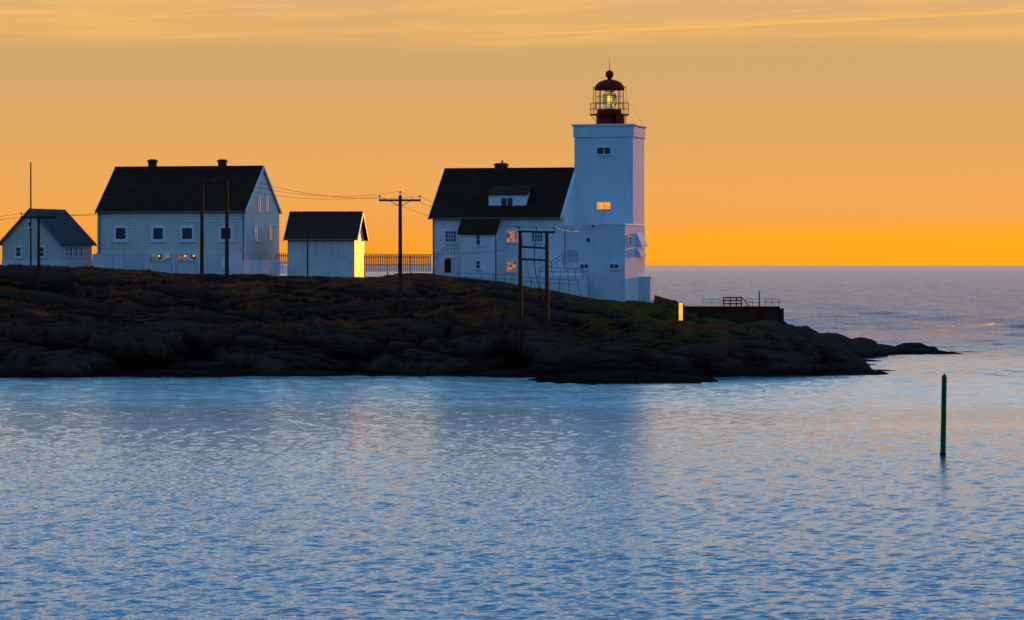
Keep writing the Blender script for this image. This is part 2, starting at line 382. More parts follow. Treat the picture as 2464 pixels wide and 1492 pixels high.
# grass tufts
gv=[];gf=[]
gyz,gxz=np.gradient(Z,gs)
gnz=fbm(X/3.4,Y/3.4,4,71)-0.35*(cav-0.5)
cnt=0
while cnt<24000:
    i=rng.integers(5,nx-5); j=rng.integers(5,ny-5)
    z=Z[j,i]
    if z<2.8 or gx[i]<-62 or gy_[j]>352: continue
    if gnz[j,i]<0.53 or abs(gyz[j,i])>0.6 or abs(gxz[j,i])>0.6: continue
    cnt+=1
    x=gx[i]+rng.uniform(-.1,.1); y=gy_[j]+rng.uniform(-.1,.1)
    hgt=rng.uniform(0.10,0.32)*(1.0 if y<335 else 0.7)
    for k_ in range(3):
        a=rng.uniform(0,6.28); l=rng.uniform(-.6,.6); o=len(gv); wd=rng.uniform(.02,.05); hq=hgt*rng.uniform(.6,1.1)
        dx=math.cos(a)*wd; dy=math.sin(a)*wd; ox=rng.uniform(-.12,.12); oy=rng.uniform(-.12,.12)
        gv+=[(x+ox-dx,y+oy-dy,z-0.05),(x+ox+dx,y+oy+dy,z-0.05),(x+ox+l*hq,y+oy+rng.uniform(-.4,.4)*hq,z+hq)]; gf.append((o,o+1,o+2))
m,t,b=newmat('dry_heather_grass')
pos=t.node('ShaderNodeNewGeometry').outputs['Position']
t.set(b.inputs['Base Color'],t.mix(t.ramp(t.noise(pos,0.9,5,0.7),[(0.35,0.0),(0.65,1.0)]),(0.40,0.090,0.028,1),(0.15,0.038,0.014,1)))
b.inputs['Roughness'].default_value=0.9; b.inputs['Specular IOR Level'].default_value=0.1
me=bpy.data.meshes.new('heather_grass'); me.from_pydata(gv,[],gf); me.materials.append(m)
ob=bpy.data.objects.new('heather_grass',me); col.objects.link(ob); ob['kind']='stuff'; ob['label']='dry brown heather and grass tufts on the rocks'

# ------------------------------------------------------------------ sea
m,t,b=newmat('rippled_sea')
pos=t.node('ShaderNodeNewGeometry').outputs['Position']
chop=t.node('ShaderNodeAttribute',attribute_name='chop').outputs['Fac']
painted_sheen=t.node('ShaderNodeAttribute',attribute_name='painted_sheen').outputs['Fac']
nA=t.noise(t.mapping(pos,(0.6,1.0,1)),9.5,3,0.65,0.3); nB=t.noise(t.mapping(pos,(0.4,1.0,1)),1.5,6,0.75,0.4); nC=t.noise(t.mapping(pos,(0.5,1.0,1)),0.2,5,0.65,0.3)
gust=t.ramp(t.noise(t.mapping(pos,(0.16,0.02,1)),1.0,9,0.8,0.3),[(0.40,0.7),(0.60,1.3)])
far_=t.math('SUBTRACT',chop,1.0,clamp=True)
hfar=t.math('MULTIPLY',t.math('ADD',t.math('MULTIPLY',nB,0.9),t.math('MULTIPLY',nC,0.8)),gust)
hnear=t.math('ADD',t.math('MULTIPLY',nA,0.045),t.math('MULTIPLY',nB,0.05))
hh=t.math('ADD',t.math('MULTIPLY',hnear,chop),t.math('MULTIPLY',hfar,far_))
bp=t.node('ShaderNodeBump',inp={'Strength':1.0,'Distance':0.42}); t.l.new(hh,bp.inputs['Height']); t.l.new(bp.outputs[0],b.inputs['Normal'])
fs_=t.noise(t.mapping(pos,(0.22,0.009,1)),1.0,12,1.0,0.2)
fcol=t.mix(t.ramp(fs_,[(0.46,0.0),(0.54,1.0)]),(0.05,0.07,0.19,1),(0.42,0.31,0.42,1))  # reflected violet sky painted into the far water as streaks
nearc=t.mix(painted_sheen,(0.005,0.155,0.26,1),(0.68,0.70,0.64,1))  # pale reflected sheen off the shore painted into the water colour
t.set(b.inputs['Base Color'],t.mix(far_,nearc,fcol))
t.set(b.inputs['Roughness'],t.math('ADD',0.05,t.math('MULTIPLY',far_,0.12))); b.inputs['IOR'].default_value=1.333
t.set(b.inputs['Specular IOR Level'],t.math('SUBTRACT',t.math('SUBTRACT',0.5,t.math('MULTIPLY',painted_sheen,0.26)),t.math('MULTIPLY',far_,t.math('ADD',0.40,t.math('MULTIPLY',t.ramp(fs_,[(0.46,1.0),(0.54,0.0)]),0.07)))))
fine=np.linspace(-0.150,0.150,800); NF=len(fine); coarse=np.linspace(0.150,2*math.pi-0.150,42)[1:-1]
ang=np.concatenate([fine,coarse])
rs=list(np.linspace(1,84,16))
r=84.5
while r<440: rs.append(r); r+=max(0.060,r*0.00088)
while r<4200: rs.append(r); r*=1.0042
while r<90000: rs.append(r); r*=1.06
rs=np.array(rs); dr=np.gradient(rs)
R,A=np.meshgrid(rs,ang,indexing='ij')
SX=R*np.sin(A); SY=R*np.cos(A); SZ=np.zeros_like(SX)
mod=0.86+0.28*fbm(SX/24,SY/8,3,91)
open_=np.clip((SY-345)/180,0,1)
bn=14*(fbm(SX/8,SY/4,2,14)-.5)
band=1+0.15*np.clip((SY-225)/40,0,1)-0.25*np.exp(-((SY-208+3*np.sin(SX/14+1))/5)**2)
mod=np.clip(mod*np.where(SY<330,band,1),0.2,1.6)
stre=fbm(SX/14,SY/3.2,4,17)
sheen_mask=np.clip(1.2*np.exp(-((SY-264+bn*0.6+3*np.sin(SX/11))/30)**4)+0.35*np.exp(-((SY-208+3*np.sin(SX/14+1))/4)**2),0,1)*np.clip(0.65+(stre-0.40)*3.2,0.35,1)*np.clip((345-SY)/20,0,1)
NW=64
for i in range(NW):
    lam=0.14*(0.56/0.14)**((i+rng.uniform())/NW); th=rng.normal(0,0.30)+0.05
    kx=math.sin(th)*2*math.pi/lam; ky=math.cos(th)*2*math.pi/lam
    a=0.225*math.sqrt(2/NW)*lam/(2*math.pi)
    att=np.clip(lam/(2.1*dr)-0.6,0,1)[:,None]
    rows=att[:,0]>0
    SZ[rows]+= (a*att[rows])*np.sin(kx*SX[rows]+ky*SY[rows]+rng.uniform(0,6.28))
SZ*=mod
jit=2.5*fbm(SX/45,SY/45,3,5); jit2=5*fbm(SX/14,SY/25,3,8)
for lam in (1.0,1.5,2.1,3.1,4.3,5.9,8.2,11,15,21,29,40):
    for q in range(3):
        th=rng.normal(0,0.40); a=(0.045 if lam<12 else 0.010)*lam/(2*math.pi)
        nearw=np.clip((SY-160)/100,0.15,1.5)
        env=((0.38*nearw)*np.clip(mod,0,1.2)+0.62*open_) if lam<3.5 else (0.06+0.94*open_ if lam<7 else open_)
        att=np.clip(lam/(2.6*dr)-0.6,0,1)[:,None]
        SZ+=a*env*att*np.sin((math.sin(th)*SX+math.cos(th)*SY)*2*math.pi/lam+rng.uniform(0,6)+jit+jit2*(lam>4))
SZ[:,NF:]=0
P=np.stack([SX,SY,SZ],-1).reshape(-1,3)
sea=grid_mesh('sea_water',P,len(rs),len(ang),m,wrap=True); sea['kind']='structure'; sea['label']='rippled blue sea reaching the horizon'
ch=np.where(SY>345,1+open_,np.clip(mod,0,1.0))
ac=sea.data.attributes.new('chop','FLOAT','POINT'); ac.data.foreach_set('value',ch.astype(np.float32).ravel())
ac=sea.data.attributes.new('painted_sheen','FLOAT','POINT'); ac.data.foreach_set('value',sheen_mask.astype(np.float32).ravel())

# ------------------------------------------------------------------ building helper
class Bld:
    def __init__(s,name,label,cat,px,Y0,r,z0):
        s.Y0=Y0; s.X0=(px-CX)*Y0/F; s.r=math.radians(r); s.c=math.cos(s.r); s.s=math.sin(s.r); s.z0=z0
        s.e=empty(name,(s.X0,s.Y0,z0),-s.r,label=label,category=cat)
    def fx(s,px,y=0):
        u=(px-CX)/F; return (u*(s.Y0+y*s.c)-s.X0-y*s.s)/(s.c+u*s.s)
    def gy(s,px,x):
        u=(px-CX)/F; return (u*(s.Y0-x*s.s)-s.X0-x*s.c)/(s.s-u*s.c)
    def z(s,py,x=0,y=0):
        return H+(HZ-py)*(s.Y0-x*s.s+y*s.c)/F-s.z0
    def window(s,u,v,wd,ht,plane='front',off=0,pane=None,cols=2,rows=1,fr=0.07,casing=0.0,sill=True,label=None):
        if plane=='front': mp=lambda p:(u+p[0],off-p[2],v+p[1])
        else: mp=lambda p:(off+p[2],u+p[0],v+p[1])
        a,h_=wd/2,ht/2
        g=MB(mp); g.box(-a,a,-h_,h_,0.003,0.02)
        p=g.build('window',pane or M['glass'],s.e)
        f=MB(mp); tf=fr
        f.box(-a-tf,-a,-h_-tf,h_+tf,0.002,0.09); f.box(a,a+tf,-h_-tf,h_+tf,0.002,0.09)
        f.box(-a,a,h_,h_+tf,0.002,0.088); f.box(-a,a,-h_-tf,-h_,0.002,0.088)
        for i in range(1,cols):
            x=-a+wd*i/cols; f.box(x-0.03,x+0.03,-h_,h_,0.021,0.06)
        for i in range(1,rows):
            y=-h_+ht*i/rows; f.box(-a,a,y-0.022,y+0.022,0.021,0.055)
        if casing:
            c=casing
            f.box(-a-tf-c,-a-tf-.003,-h_-tf-c,h_+tf+c,0.002,0.05); f.box(a+tf+.003,a+tf+c,-h_-tf-c,h_+tf+c,0.002,0.05)
            f.box(-a-tf,a+tf,h_+tf+.003,h_+tf+c,0.002,0.052); f.box(-a-tf,a+tf,-h_-tf-c,-h_-tf-.003,0.002,0.052)
        fo=f.build('window_frame',M['trim'],p)
        if sill:
            q=MB(mp); q.box(-a-tf-casing-.04,a+tf+casing+.04,-h_-tf-casing-.07,-h_-tf-casing-.004,0.002,0.16); q.build('window_sill',M['trim'],p)
        return p

def gable_body(b,x0,x1,y0,y1,zb,ze,zr,name='wall',mat=None,axis='x'):
    mb=MB()
    if axis=='x':
        ym=(y0+y1)/2; mb.extr([(x0,y0,zb),(x0,y1,zb),(x0,y1,ze),(x0,ym,zr),(x0,y0,ze)],(x1-x0,0,0))
    else:
        xm=(x0+x1)/2; mb.extr([(x0,y0,zb),(x1,y0,zb),(x1,y0,ze),(xm,y0,zr),(x0,y0,ze)],(0,y1-y0,0))
    return mb.build(name,mat,b.e)
def gable_roof(b,x0,x1,y0,y1,ze,zr,ov,og,mat,th=0.16,axis='x',ogr=None,trim=None):
    ogr=og if ogr is None else ogr; trim=trim or M['trim']
    mb=MB(); lift=0.05
    if axis=='x':
        ym=(y0+y1)/2; sl=(zr-ze)/(ym-y0)
        pts=[(y0-ov,ze-ov*sl+lift),(ym,zr+lift),(y1+ov,ze-ov*sl+lift)]
        for (a,bb) in((pts[0],pts[1]),(pts[1],pts[2])):
            mb.extr([(x0-og,a[0],a[1]),(x0-og,bb[0],bb[1]),(x0-og,bb[0],bb[1]+th),(x0-og,a[0],a[1]+th)],(x1-x0+og+ogr,0,0))
        rf=mb.build('roof',mat,b.e)
        for xa in((x0-og-0.06) , (x1+ogr)):
            for q in((pts[0],pts[1]),(pts[1],pts[2])):
                (a,bb)=q
                MB().extr([(xa,a[0],a[1]-.12),(xa,bb[0],bb[1]-.12),(xa,bb[0],bb[1]+th+.03),(xa,a[0],a[1]+th+.03)],(.06,0,0)).build('barge_board',trim,b.e)
        mb3=MB(); n=int((x1-x0+2*og)/0.38)
        prof=[]
        for i in range(n):
            xx=x0-og+(x1-x0+og+ogr)*i/n; xe_=x0-og+(x1-x0+og+ogr)*(i+1)/n
            prof+=[(xx,zr+lift+th+.06),(xe_-.04,zr+lift+th+.03),(xe_-.02,zr+lift+th+0.0)]
        poly_=[(x0-og,ym-.13,zr+lift+th-.06)]+[(p[0],ym-.13,p[1]) for p in prof]+[(x1+ogr,ym-.13,zr+lift+th-.06)]
        mb3.extr(poly_,(0,.26,0)); mb3.build('ridge_tiles',mat,b.e)
        g=MB(); zg=pts[0][1]+th*0.4; g.tube((x0-og,y0-ov-0.07,zg),(x1+ogr,y0-ov-0.07,zg),0.065); g.build('gutter',M['rail'],b.e)
    else:
        xm=(x0+x1)/2; sl=(zr-ze)/(xm-x0)
        pts=[(x0-ov,ze-ov*sl+lift),(xm,zr+lift),(x1+ov,ze-ov*sl+lift)]
        for (a,bb) in((pts[0],pts[1]),(pts[1],pts[2])):
            mb.extr([(a[0],y0-og,a[1]),(bb[0],y0-og,bb[1]),(bb[0],y0-og,bb[1]+th),(a[0],y0-og,a[1]+th)],(0,y1-y0+2*og,0))
        rf=mb.build('roof',mat,b.e)
        for ya in(y0-og-0.06,y1+og):
            for (a,bb) in((pts[0],pts[1]),(pts[1],pts[2])):
                MB().extr([(a[0],ya,a[1]-0.1),(bb[0],ya,bb[1]-0.1),(bb[0],ya,bb[1]+th+0.03),(a[0],ya,a[1]+th+0.03)],(0,0.06,0)).build('barge_board',trim,b.e)
    return rf
def chimney(b,x,y,zb,zt,wx_=0.7,wy_=0.6,roof=None,pot=True):
    c=MB(); c.box(x-wx_/2,x+wx_/2,y-wy_/2,y+wy_/2,zb,zt-0.18); c.box(x-wx_/2-.08,x+wx_/2+.08,y-wy_/2-.08,y+wy_/2+.08,zt-0.19,zt-0.02)
    c.box(x-wx_/2+.05,x+wx_/2-.05,y-wy_/2+.05,y+wy_/2-.05,zt-.03,zt+0.06)
    if pot: c.tube((x+.1,y,zt+.05),(x+.1,y,zt+0.35),0.1,0.08)
    return c.build('chimney',M['chim'],roof or b.e)

# ---------------- cottage
b=Bld('small_cottage','small cream cottage with grey slate roof beside a flagpole','house',5,352,19,8.2)
x1=b.fx(144); D1=b.gy(221,x1); ze=b.z(583,x1,0); zr=b.z(506,x1/2,0)
gable_body(b,0,x1,0,D1,-3,ze,zr,'wall',M['greyboard'],'y')
gable_roof(b,0,x1,0,D1,ze,zr,0.35,0.3,M['slate'],0.12,'y',trim=M['rail'])
for px,py,wd,ht in((45,606,.5,.85),(101,606,.42,.85),(72,540,.3,.42)):
    x=b.fx(px); b.window(x,b.z(py,x),wd,ht,'front',0,M['glass'],1,2 if wd>.3 else 1,0.06,0.07)
for px in(160,168,181,193):
    y=b.gy(px,x1); b.window(y,b.z(605,x1,y),.75,.85,'side',x1,M['glass'],2,2,0.06,0.05,sill=False)
MB().box(-.03,x1+.03,-.03,D1+.03,-3,b.z(632,0,0)+0.25).build('foundation',M['found'],b.e)
MB().tube((x1+.06,0.1,0),(x1+.06,0.1,ze),0.04).build('downpipe',M['trim'],b.e)

# ---------------- big house
b=Bld('white_farmhouse','large cream clapboard house with dark tiled roof and two chimneys','house',235,355,15.5,8.0)
x1=b.fx(590); D1=b.gy(672,x1); ze=b.z(507,x1/2,0); zr=b.z(406,x1/2,D1/2)
zf=b.z(608,x1/2,0)
gable_body(b,0,x1,0,D1,zf-0.3,ze,zr,'wall',M['cream'],'x')
MB().box(-.12,x1+.05,-.12,D1+.1,-3,zf).build('foundation',M['found'],b.e)
rf=gable_roof(b,0,x1,0,D1,ze,zr,0.28,0.12,M['roof'])
for px in(367,535):
    x=b.fx(px,D1/2); chimney(b,x,D1/2,zr-0.5,b.z(385,x,D1/2),0.68,0.6,rf,False)
for px in(291,381,451,544):
    x=b.fx(px); b.window(x,b.z(562,x),1.0,1.05,'front',0,M['glass'],1,1,0.1,0.13,label=None)
for px,py in((625,493),(644,492),(617,562),(652,560)):
    y=b.gy(px,x1); b.window(y,b.z(py,x1,y),1.05,1.35,'side',x1,M['mirror'],2,2,0.08,0.1,sill=False)
for px in(241,587):
    x=b.fx(px); MB().tube((x,-.2,-.5),(x,-.2,ze-.2),0.045).build('downpipe',M['iron'],b.e)
for px0,px1 in((361,409),(428,471)):
    xa=b.fx(px0,-.12); xb=b.fx(px1,-.12)
    zt=b.z(611,xa); zb=b.z(626,xa)
    o=MB(); o.box(xa,xb,-.14,-.125,zb,zt); op=o.build('basement_window',M['basement'],b.e)
    f=MB(); f.box(xa-.08,xb+.08,-.35,-.142,zt,zt+.08)
    for q in (.30,.62): f.box(xa+(xb-xa)*q,xa+(xb-xa)*(q+.10),-.2,-.142,zb,zt)
    f.box(xa-.08,xb+.08,-.22,-.142,zb-.06,zb); f.build('window_frame',M['trim'],op)
for px in(383,446,466):
    x=b.fx(px,-.3); z=b.z(616,x); MB().lathe((x,-.3),[(0.02,z-.07),(.06,z-.04),(.07,z),(.05,z+.05),(.02,z+.07)],10).build('wall_lamp',M['lamp'],b.e,True)
for px in(352,420,480):
    x=b.fx(px,-.14); MB().box(x-.05,x+.05,-.3,-.123,-2,zf-.01).build('pilaster',M['trim'],b.e)
x=b.fx(545,-.14); MB().box(x-.5,x+.5,-.15,-.123,b.z(648,x),b.z(618,x)).build('basement_door',M['trim'],b.e)
MB().box(x1-0.14,x1+.035,-.035,.14,zf,ze-.02).build('corner_board',M['trim'],b.e)
MB().box(-.035,.14,-.035,.14,zf,ze-.02).build('corner_board',M['trim'],b.e)
# ---------------- garden wall between cottage and house
gw=empty('garden_wall',((222-CX)*351/F,351,8.0),-math.radians(5),label='low whitewashed garden wall beside the big house',category='wall')
zw=H+(638-613)*351/F-8.0
MB().box(0,3.0,0,0.3,-2,zw).build('wall',M['found'],gw); MB().box(-.05,3.05,-.05,0.35,zw+.003,zw+.07).build('coping',M['trim'],gw)

# ---------------- shed
b=Bld('storage_shed','small white shed with brown slate roof, gable glowing in sunlight','shed',692,351,4.8,8.0)
x1=b.fx(853); D1=b.gy(877,x1)
ze=b.z(575,x1/2,0); zr=b.z(515,x1/2,D1/2)
gable_body(b,0,x1,0,D1,-2.5,ze,zr,'wall',M['gloss'],'x')
gable_roof(b,0,x1,0,D1,ze,zr,0.3,0.32,M['roof2'])
MB().box(-.04,x1-.02,-.04,.5,-2.5,b.z(650,0,0)).build('foundation',M['found'],b.e)

# ---------------- keeper's dwelling
b=Bld('keepers_house','white keeper house with dark tiled roof, dormer and porch adjoining lighthouse','house',1041,354,15,6.0)
KH=b
xr=b.fx(1352); xe=b.fx(1382,4.2); D1=10.6; ze=b.z(521,xr/2,0); zr=b.z(410,xr/2,D1/2)
gable_body(b,0,xr,0,D1,-3,ze,zr,'wall',M['white'],'x')
gable_body(b,xr+0.005,xe,0.02,D1-.02,-3,ze+0.24,zr+0.24,'parapet_gable_wall',M['white'],'x')
rf=gable_roof(b,0,xr,0,D1,ze,zr,0.35,0.3,M['roof'],ogr=-0.06)
x=b.fx(1206,D1/2); ch=chimney(b,x,D1/2,zr-0.4,b.z(394,x,D1/2),1.1,0.8,rf)
for px in(1085,1233,1293):
    x=b.fx(px); b.window(x,b.z(569,x),1.05,1.0,'front',0,M['glowpane'] if px==1233 else M['glass'],4,3,0.06,0.04)
x=b.fx(1231); b.window(x,b.z(640,x),.85,.95,'front',0,M['glowpane'],3,3,0.06,0.04)
bx0=b.fx(1108,-1.6); bx1=b.fx(1191,-1.6); zbt=b.z(560,bx0,-1.6); zbr=b.z(524,bx0,0)
MB().extr([(bx0,-1.6,-3),(bx0,-.003,-3),(bx0,-.003,zbr-.08),(bx0,-1.6,zbt)],(bx1-bx0,0,0)).build('entrance_bay',M['white'],b.e)
MB().extr([(bx0-.25,-1.9,zbt-.17),(bx0-.25,-.2,zbr-.05),(bx0-.25,-.2,zbr+.1),(bx0-.25,-1.9,zbt-.02)],(bx1-bx0+.5,0,0)).build('bay_roof',M['roof'],b.e)
x=b.fx(1151,-1.6)
for py,ht in((577,.95),(637,.7)): b.window(x,b.z(py,x,-1.6),.34,ht,'front',-1.6,M['glass'],1,2,0.05,0.03)
MB().tube((bx1+.08,-1.55,-1),(bx1+.08,-1.55,zbt-.1),0.045).build('downpipe',M['iron'],b.e)
MB().tube((.1,-.12,-1),(.1,-.12,ze-.2),0.045).build('downpipe',M['iron'],b.e)
x=b.fx(1078); zt=b.z(622,x); zb=b.z(656,x)
d=MB(); pts=[(x-.33,-.03,zb),(x+.33,-.03,zb),(x+.33,-.03,zt-.2)]+[(x+.33*math.cos(a),-.03,zt-.2+.2*math.sin(a)) for a in (0.6,1.1,1.57,2.04,2.54)]+[(x-.33,-.03,zt-.2)]
d.extr(pts,(0,.02,0)); dd=d.build('door',M['dark'],b.e)
MB().box(x-.45,x-.34,-.1,-.003,zb,zt+.05).box(x+.34,x+.45,-.1,-.003,zb,zt+.05).box(x-.45,x+.45,-.12,-.003,zt+.049,zt+.16).build('door_frame',M['trim'],dd)
# dormer
dyf=1.0; dx0=b.fx(1176,dyf); dx1=b.fx(1266,dyf); dzb=b.z(509,dx0,dyf); dzt=b.z(469,dx0,dyf)
yb=dyf+3.2; dzr=dzt+1.05
dm=MB(); dm.extr([(dx0,dyf,dzb-.4),(dx0,yb+.3,dzb+1.4),(dx0,yb,dzr),(dx0,dyf,dzt)],(dx1-dx0,0,0)); dmo=dm.build('dormer',M['trim'],b.e)
MB().extr([(dx0-.2,dyf-.25,dzt-.02),(dx0-.2,yb+.4,dzr+.18),(dx0-.2,yb+.4,dzr+.3),(dx0-.2,dyf-.25,dzt+.10)],(dx1-dx0+.4,0,0)).build('dormer_roof',M['roof2'],dmo)
x=b.fx(1220,dyf); b.window(x,b.z(489,x,dyf),1.15,1.0,'front',dyf,M['glass'],2,1,0.07,0.04)
MB().box(b.fx(1290,-2.2),b.fx(1402,-2.2),-2.2,-.005,-4,b.z(664,xr,-2.2)).build('terrace',M['white'],b.e)
MB().box(b.fx(1332,-1.4),b.fx(1396,-1.4),-1.4,-.008,b.z(664,xr,-2.2),b.z(652,xr,-1.4)).build('terrace_step',M['white'],b.e)

def railing(name,label,pts,h=1.0,n=6,r=0.025,mids=1,mat=None,cat='railing'):
    e=empty(name,pts[0],0,label=label,category=cat)
    o=Vector(pts[0]); P_=[Vector(a)-o for a in pts]; mat=mat or M['rail']
    for q in range(mids+1):
        hh_=h*(q+1)/(mids+1); MB().sweep([p+Vector((0,0,hh_)) for p in P_],r).build('rail',mat,e)
    base_=MB().tube((0,0,-.3),(0,0,h-.001),r*1.05,n=6).build('post',mat,e)
    for a,b_ in zip(P_[:-1],P_[1:]):
        for i in range(1,n+1):
            c=base_.copy(); c.parent=e; c.location=a.lerp(b_,i/n); col.objects.link(c)
    return e
def wp(px,py,y): return ((px-CX)*y/F,y,H-(py-HZ)*y/F)
railing('stair_railing','thin metal handrail up steps beside keeper house',[wp(1042,630,351.5),wp(1078,606,351),wp(1102,606,350.5)],h=.6,n=3)
railing('stair_railing','thin metal handrail up steps beside keeper house',[wp(1300,665,347.5),wp(1368,624,347),wp(1391,624,347)],h=.8,n=5)
railing('terrace_railing','low metal railing on rocks below keeper house',[wp(1100,676,345),wp(1215,680,345),wp(1300,690,345),wp(1392,694,345)],h=.75,n=4)
railing('terrace_railing','low metal railing on rocks below keeper house',[wp(1296,662,346.5),wp(1402,664,346)],h=.7,n=6)

# ---------------- lighthouse
b=Bld('lighthouse','square white masonry lighthouse tower with dark red lantern','lighthouse',1391,350.6,13,5.0)
LX=b.fx(1504); LD=b.gy(1552,LX); uy=4.2
zl=b.z(541,LX,0)
MB().box(0,LX,0,LD-.02,-3,zl).build('lower_wall',M['tower'],b.e,bevel=0.03)
ux0=b.fx(1382,uy)
ux1=b.fx(1523,uy); zc=b.z(330,ux1/2,uy)
MB().box(ux0,ux1,uy,LD,zl-.1,zc).build('tower_wall',M['tower'],b.e,bevel=0.03)
MB().box(ux0-.02,0.02,.06,uy+3,-2,zl-.02).build('connecting_wall',M['tower'],b.e)
MB().box(-.04,LX+.05,-.05,LD+.02,zl+.003,zl+.1).build('ledge',M['trim'],b.e)
zt=b.z(300,ux1/2,uy)
MB().box(ux0-.1,ux1+.1,uy-.1,LD+.1,zc,zt-.2).build('parapet',M['tower'],b.e,bevel=0.02)
mb=MB(); mb.box(ux0-.26,ux1+.26,uy-.26,LD+.26,zt-.06,zt+.07); 
mb.add([(ux0-.1,uy-.1,zt-.2),(ux1+.1,uy-.1,zt-.2),(ux1+.1,LD+.1,zt-.2),(ux0-.1,LD+.1,zt-.2),(ux0-.24,uy-.24,zt-.052),(ux1+.24,uy-.24,zt-.052),(ux1+.24,LD+.24,zt-.052),(ux0-.24,LD+.24,zt-.052)],[(0,1,5,4),(1,2,6,5),(2,3,7,6),(3,0,4,7)])
mb.build('cornice',M['trim'],b.e)
x=b.fx(1453,uy)
b.window(x,b.z(363,x,uy),1.3,.62,'front',uy,M['glass'],2,1,0.05,sill=True)
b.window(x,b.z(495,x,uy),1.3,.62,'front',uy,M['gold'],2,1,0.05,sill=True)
x=b.fx(1416); b.window(x,b.z(577,x),.34,.38,'front',0,M['glass'],1,1,0.05,sill=False)
x=b.fx(1478); b.window(x,b.z(641,x),.8,.4,'front',0,M['glass'],2,1,0.05,sill=True)
x=b.fx(1406); b.window(x,b.z(641,x),.7,.4,'front',0,M['glass'],2,1,0.05,sill=True)
y=b.gy(1513,LX); b.window(y,b.z(580,LX,y),1.2,.8,'side',LX,M['glass'],1,1,0.06,sill=False)
y=b.gy(1537,LX)
for py0,py1,ex in((560,594,.5),(597,618,.4)):
    za=b.z(py0,LX,y); zb=b.z(py1,LX,y)
    MB().extr([(LX+.003,y-1.2,za),(LX+ex,y-1.2,zb+.25),(LX+ex,y-1.2,zb),(LX+.003,y-1.2,zb+.1)],(0,3.0,0)).build('window_hood',M['white'],b.e)
MB().box(LX+.003,LX+1.0,LD-2.5,LD-.4,-3,b.z(668,LX,LD-2)).build('annex',M['white'],b.e)
MB().box(LX+.002,LX+1.08,LD-2.58,LD-.34,b.z(668,LX,LD-2)+.002,b.z(668,LX,LD-2)+.1).build('annex_roof',M['trim'],b.e)
x=b.fx(1431,0); z=b.z(546,x,0); MB().tube((x,0,z),(x,-.6,z+.1),.03).box(x-.1,x+.1,-.8,-.5,z+.02,z+.2).build('floodlight',M['iron'],b.e)
# lantern
cx_=(ux0+ux1)/2; cy_=(uy+LD)/2
ln=(cx_,cy_)
def lz(py): return b.z(py,cx_,cy_)
pm=(b.Y0-cx_*b.s+cy_*b.c)/F
lt=MB(); lt.lathe(ln,[(32*pm,zt+.07),(32*pm,lz(276)),(30*pm,lz(276)),(30*pm,lz(263))],28); L=lt.build('lantern_base',M['red'],b.e)
MB().lathe(ln,[(34*pm,lz(278)),(47*pm,lz(277.5)),(48*pm,lz(275)),(34*pm,lz(274.5))],28).build('gallery_floor',M['red'],L)
rl=MB()
for k_ in range(12):
    a=2*math.pi*k_/12; p=(cx_+47*pm*math.cos(a),cy_+47*pm*math.sin(a)); rl.tube((p[0],p[1],lz(276)),(p[0],p[1],lz(248)),.020,n=6)
    a2=2*math.pi*(k_+1)/12; q=(cx_+47*pm*math.cos(a2),cy_+47*pm*math.sin(a2))
    for py in(248,262): rl.tube((p[0],p[1],lz(py)),(q[0],q[1],lz(py)),.016,n=6)
    if k_%2==0:
        rl.tube((p[0],p[1],lz(276)),(cx_+33*pm*math.cos(a),cy_+33*pm*math.sin(a),lz(292)),.03,n=6)
rl.build('gallery_railing',M['iron'],L)
cg=MB()
for k_ in range(8):
    a=2*math.pi*(k_+.35)/8; x=cx_+33*pm*math.cos(a); y=cy_+33*pm*math.sin(a)
    cg.tube((x,y,lz(264)),(x,y,lz(216)),.045,n=6)
    a2=2*math.pi*(k_+1.35)/8; xx=cx_+33*pm*math.cos(a2); yy=cy_+33*pm*math.sin(a2)
    for py in(232,248): cg.tube((x,y,lz(py)),(xx,yy,lz(py)),.016,n=6)
for a in(0.1,3.04,-0.4,3.5): 
    x=cx_+40*pm*math.cos(a); y=cy_+40*pm*math.sin(a); cg.tube((x,y,lz(276)),(x,y,lz(210)),.018,n=6)
for k_ in range(24):
    a=2*math.pi*k_/24;a2=2*math.pi*(k_+1)/24
    cg.tube((cx_+40*pm*math.cos(a),cy_+40*pm*math.sin(a),lz(210)),(cx_+40*pm*math.cos(a2),cy_+40*pm*math.sin(a2),lz(210)),.022,n=6)
cg.build('lantern_frame',M['red'],L)
prof=[(36*pm,lz(217)),(37*pm,lz(214))]
for i in range(1,9):
    a=i/8*math.pi/2; prof.append((max(.26,36*pm*math.cos(a)),lz(214)+(lz(191)-lz(214))*math.sin(a)))
MB().lathe(ln,prof,28).build('lantern_dome',M['red'],L,True)
bl=MB(); prof=[(5*pm,lz(193)),(5*pm,lz(189))]+[(10*pm*math.cos(a),lz(179)+10*pm*math.sin(a)) for a in np.linspace(-1.0,1.45,9)]
bl.lathe(ln,prof,18); bl.build('ventilator_ball',M['red'],L,True)
MB().tube((cx_,cy_,lz(171)),(cx_,cy_,lz(141)),.035,.012).build('lightning_rod',M['iron'],L)
m,t,bb=newmat('fresnel_lens_glass'); bb.inputs['Base Color'].default_value=(0.78,0.74,0.36,1); bb.inputs['Transmission Weight'].default_value=1.0; bb.inputs['Roughness'].default_value=0.03; bb.inputs['IOR'].default_value=1.38
M['lens']=m
prof=[]
for i in range(15):
    f=i/14; z=lz(262)+(lz(218)-lz(262))*f; rr=(10+9*math.sin(math.pi*f)**.6)*pm; prof.append((rr*(1.0 if i%2 else .88),z))
MB().lathe(ln,prof,10).build('fresnel_lens',M['lens'],L)
MB().lathe((cx_,cy_),[(.05,lz(248)),(.16,lz(244)),(.19,lz(240)),(.14,lz(234)),(.03,lz(231))],10).build('lamp_bulb',M['lamp'],L,True)
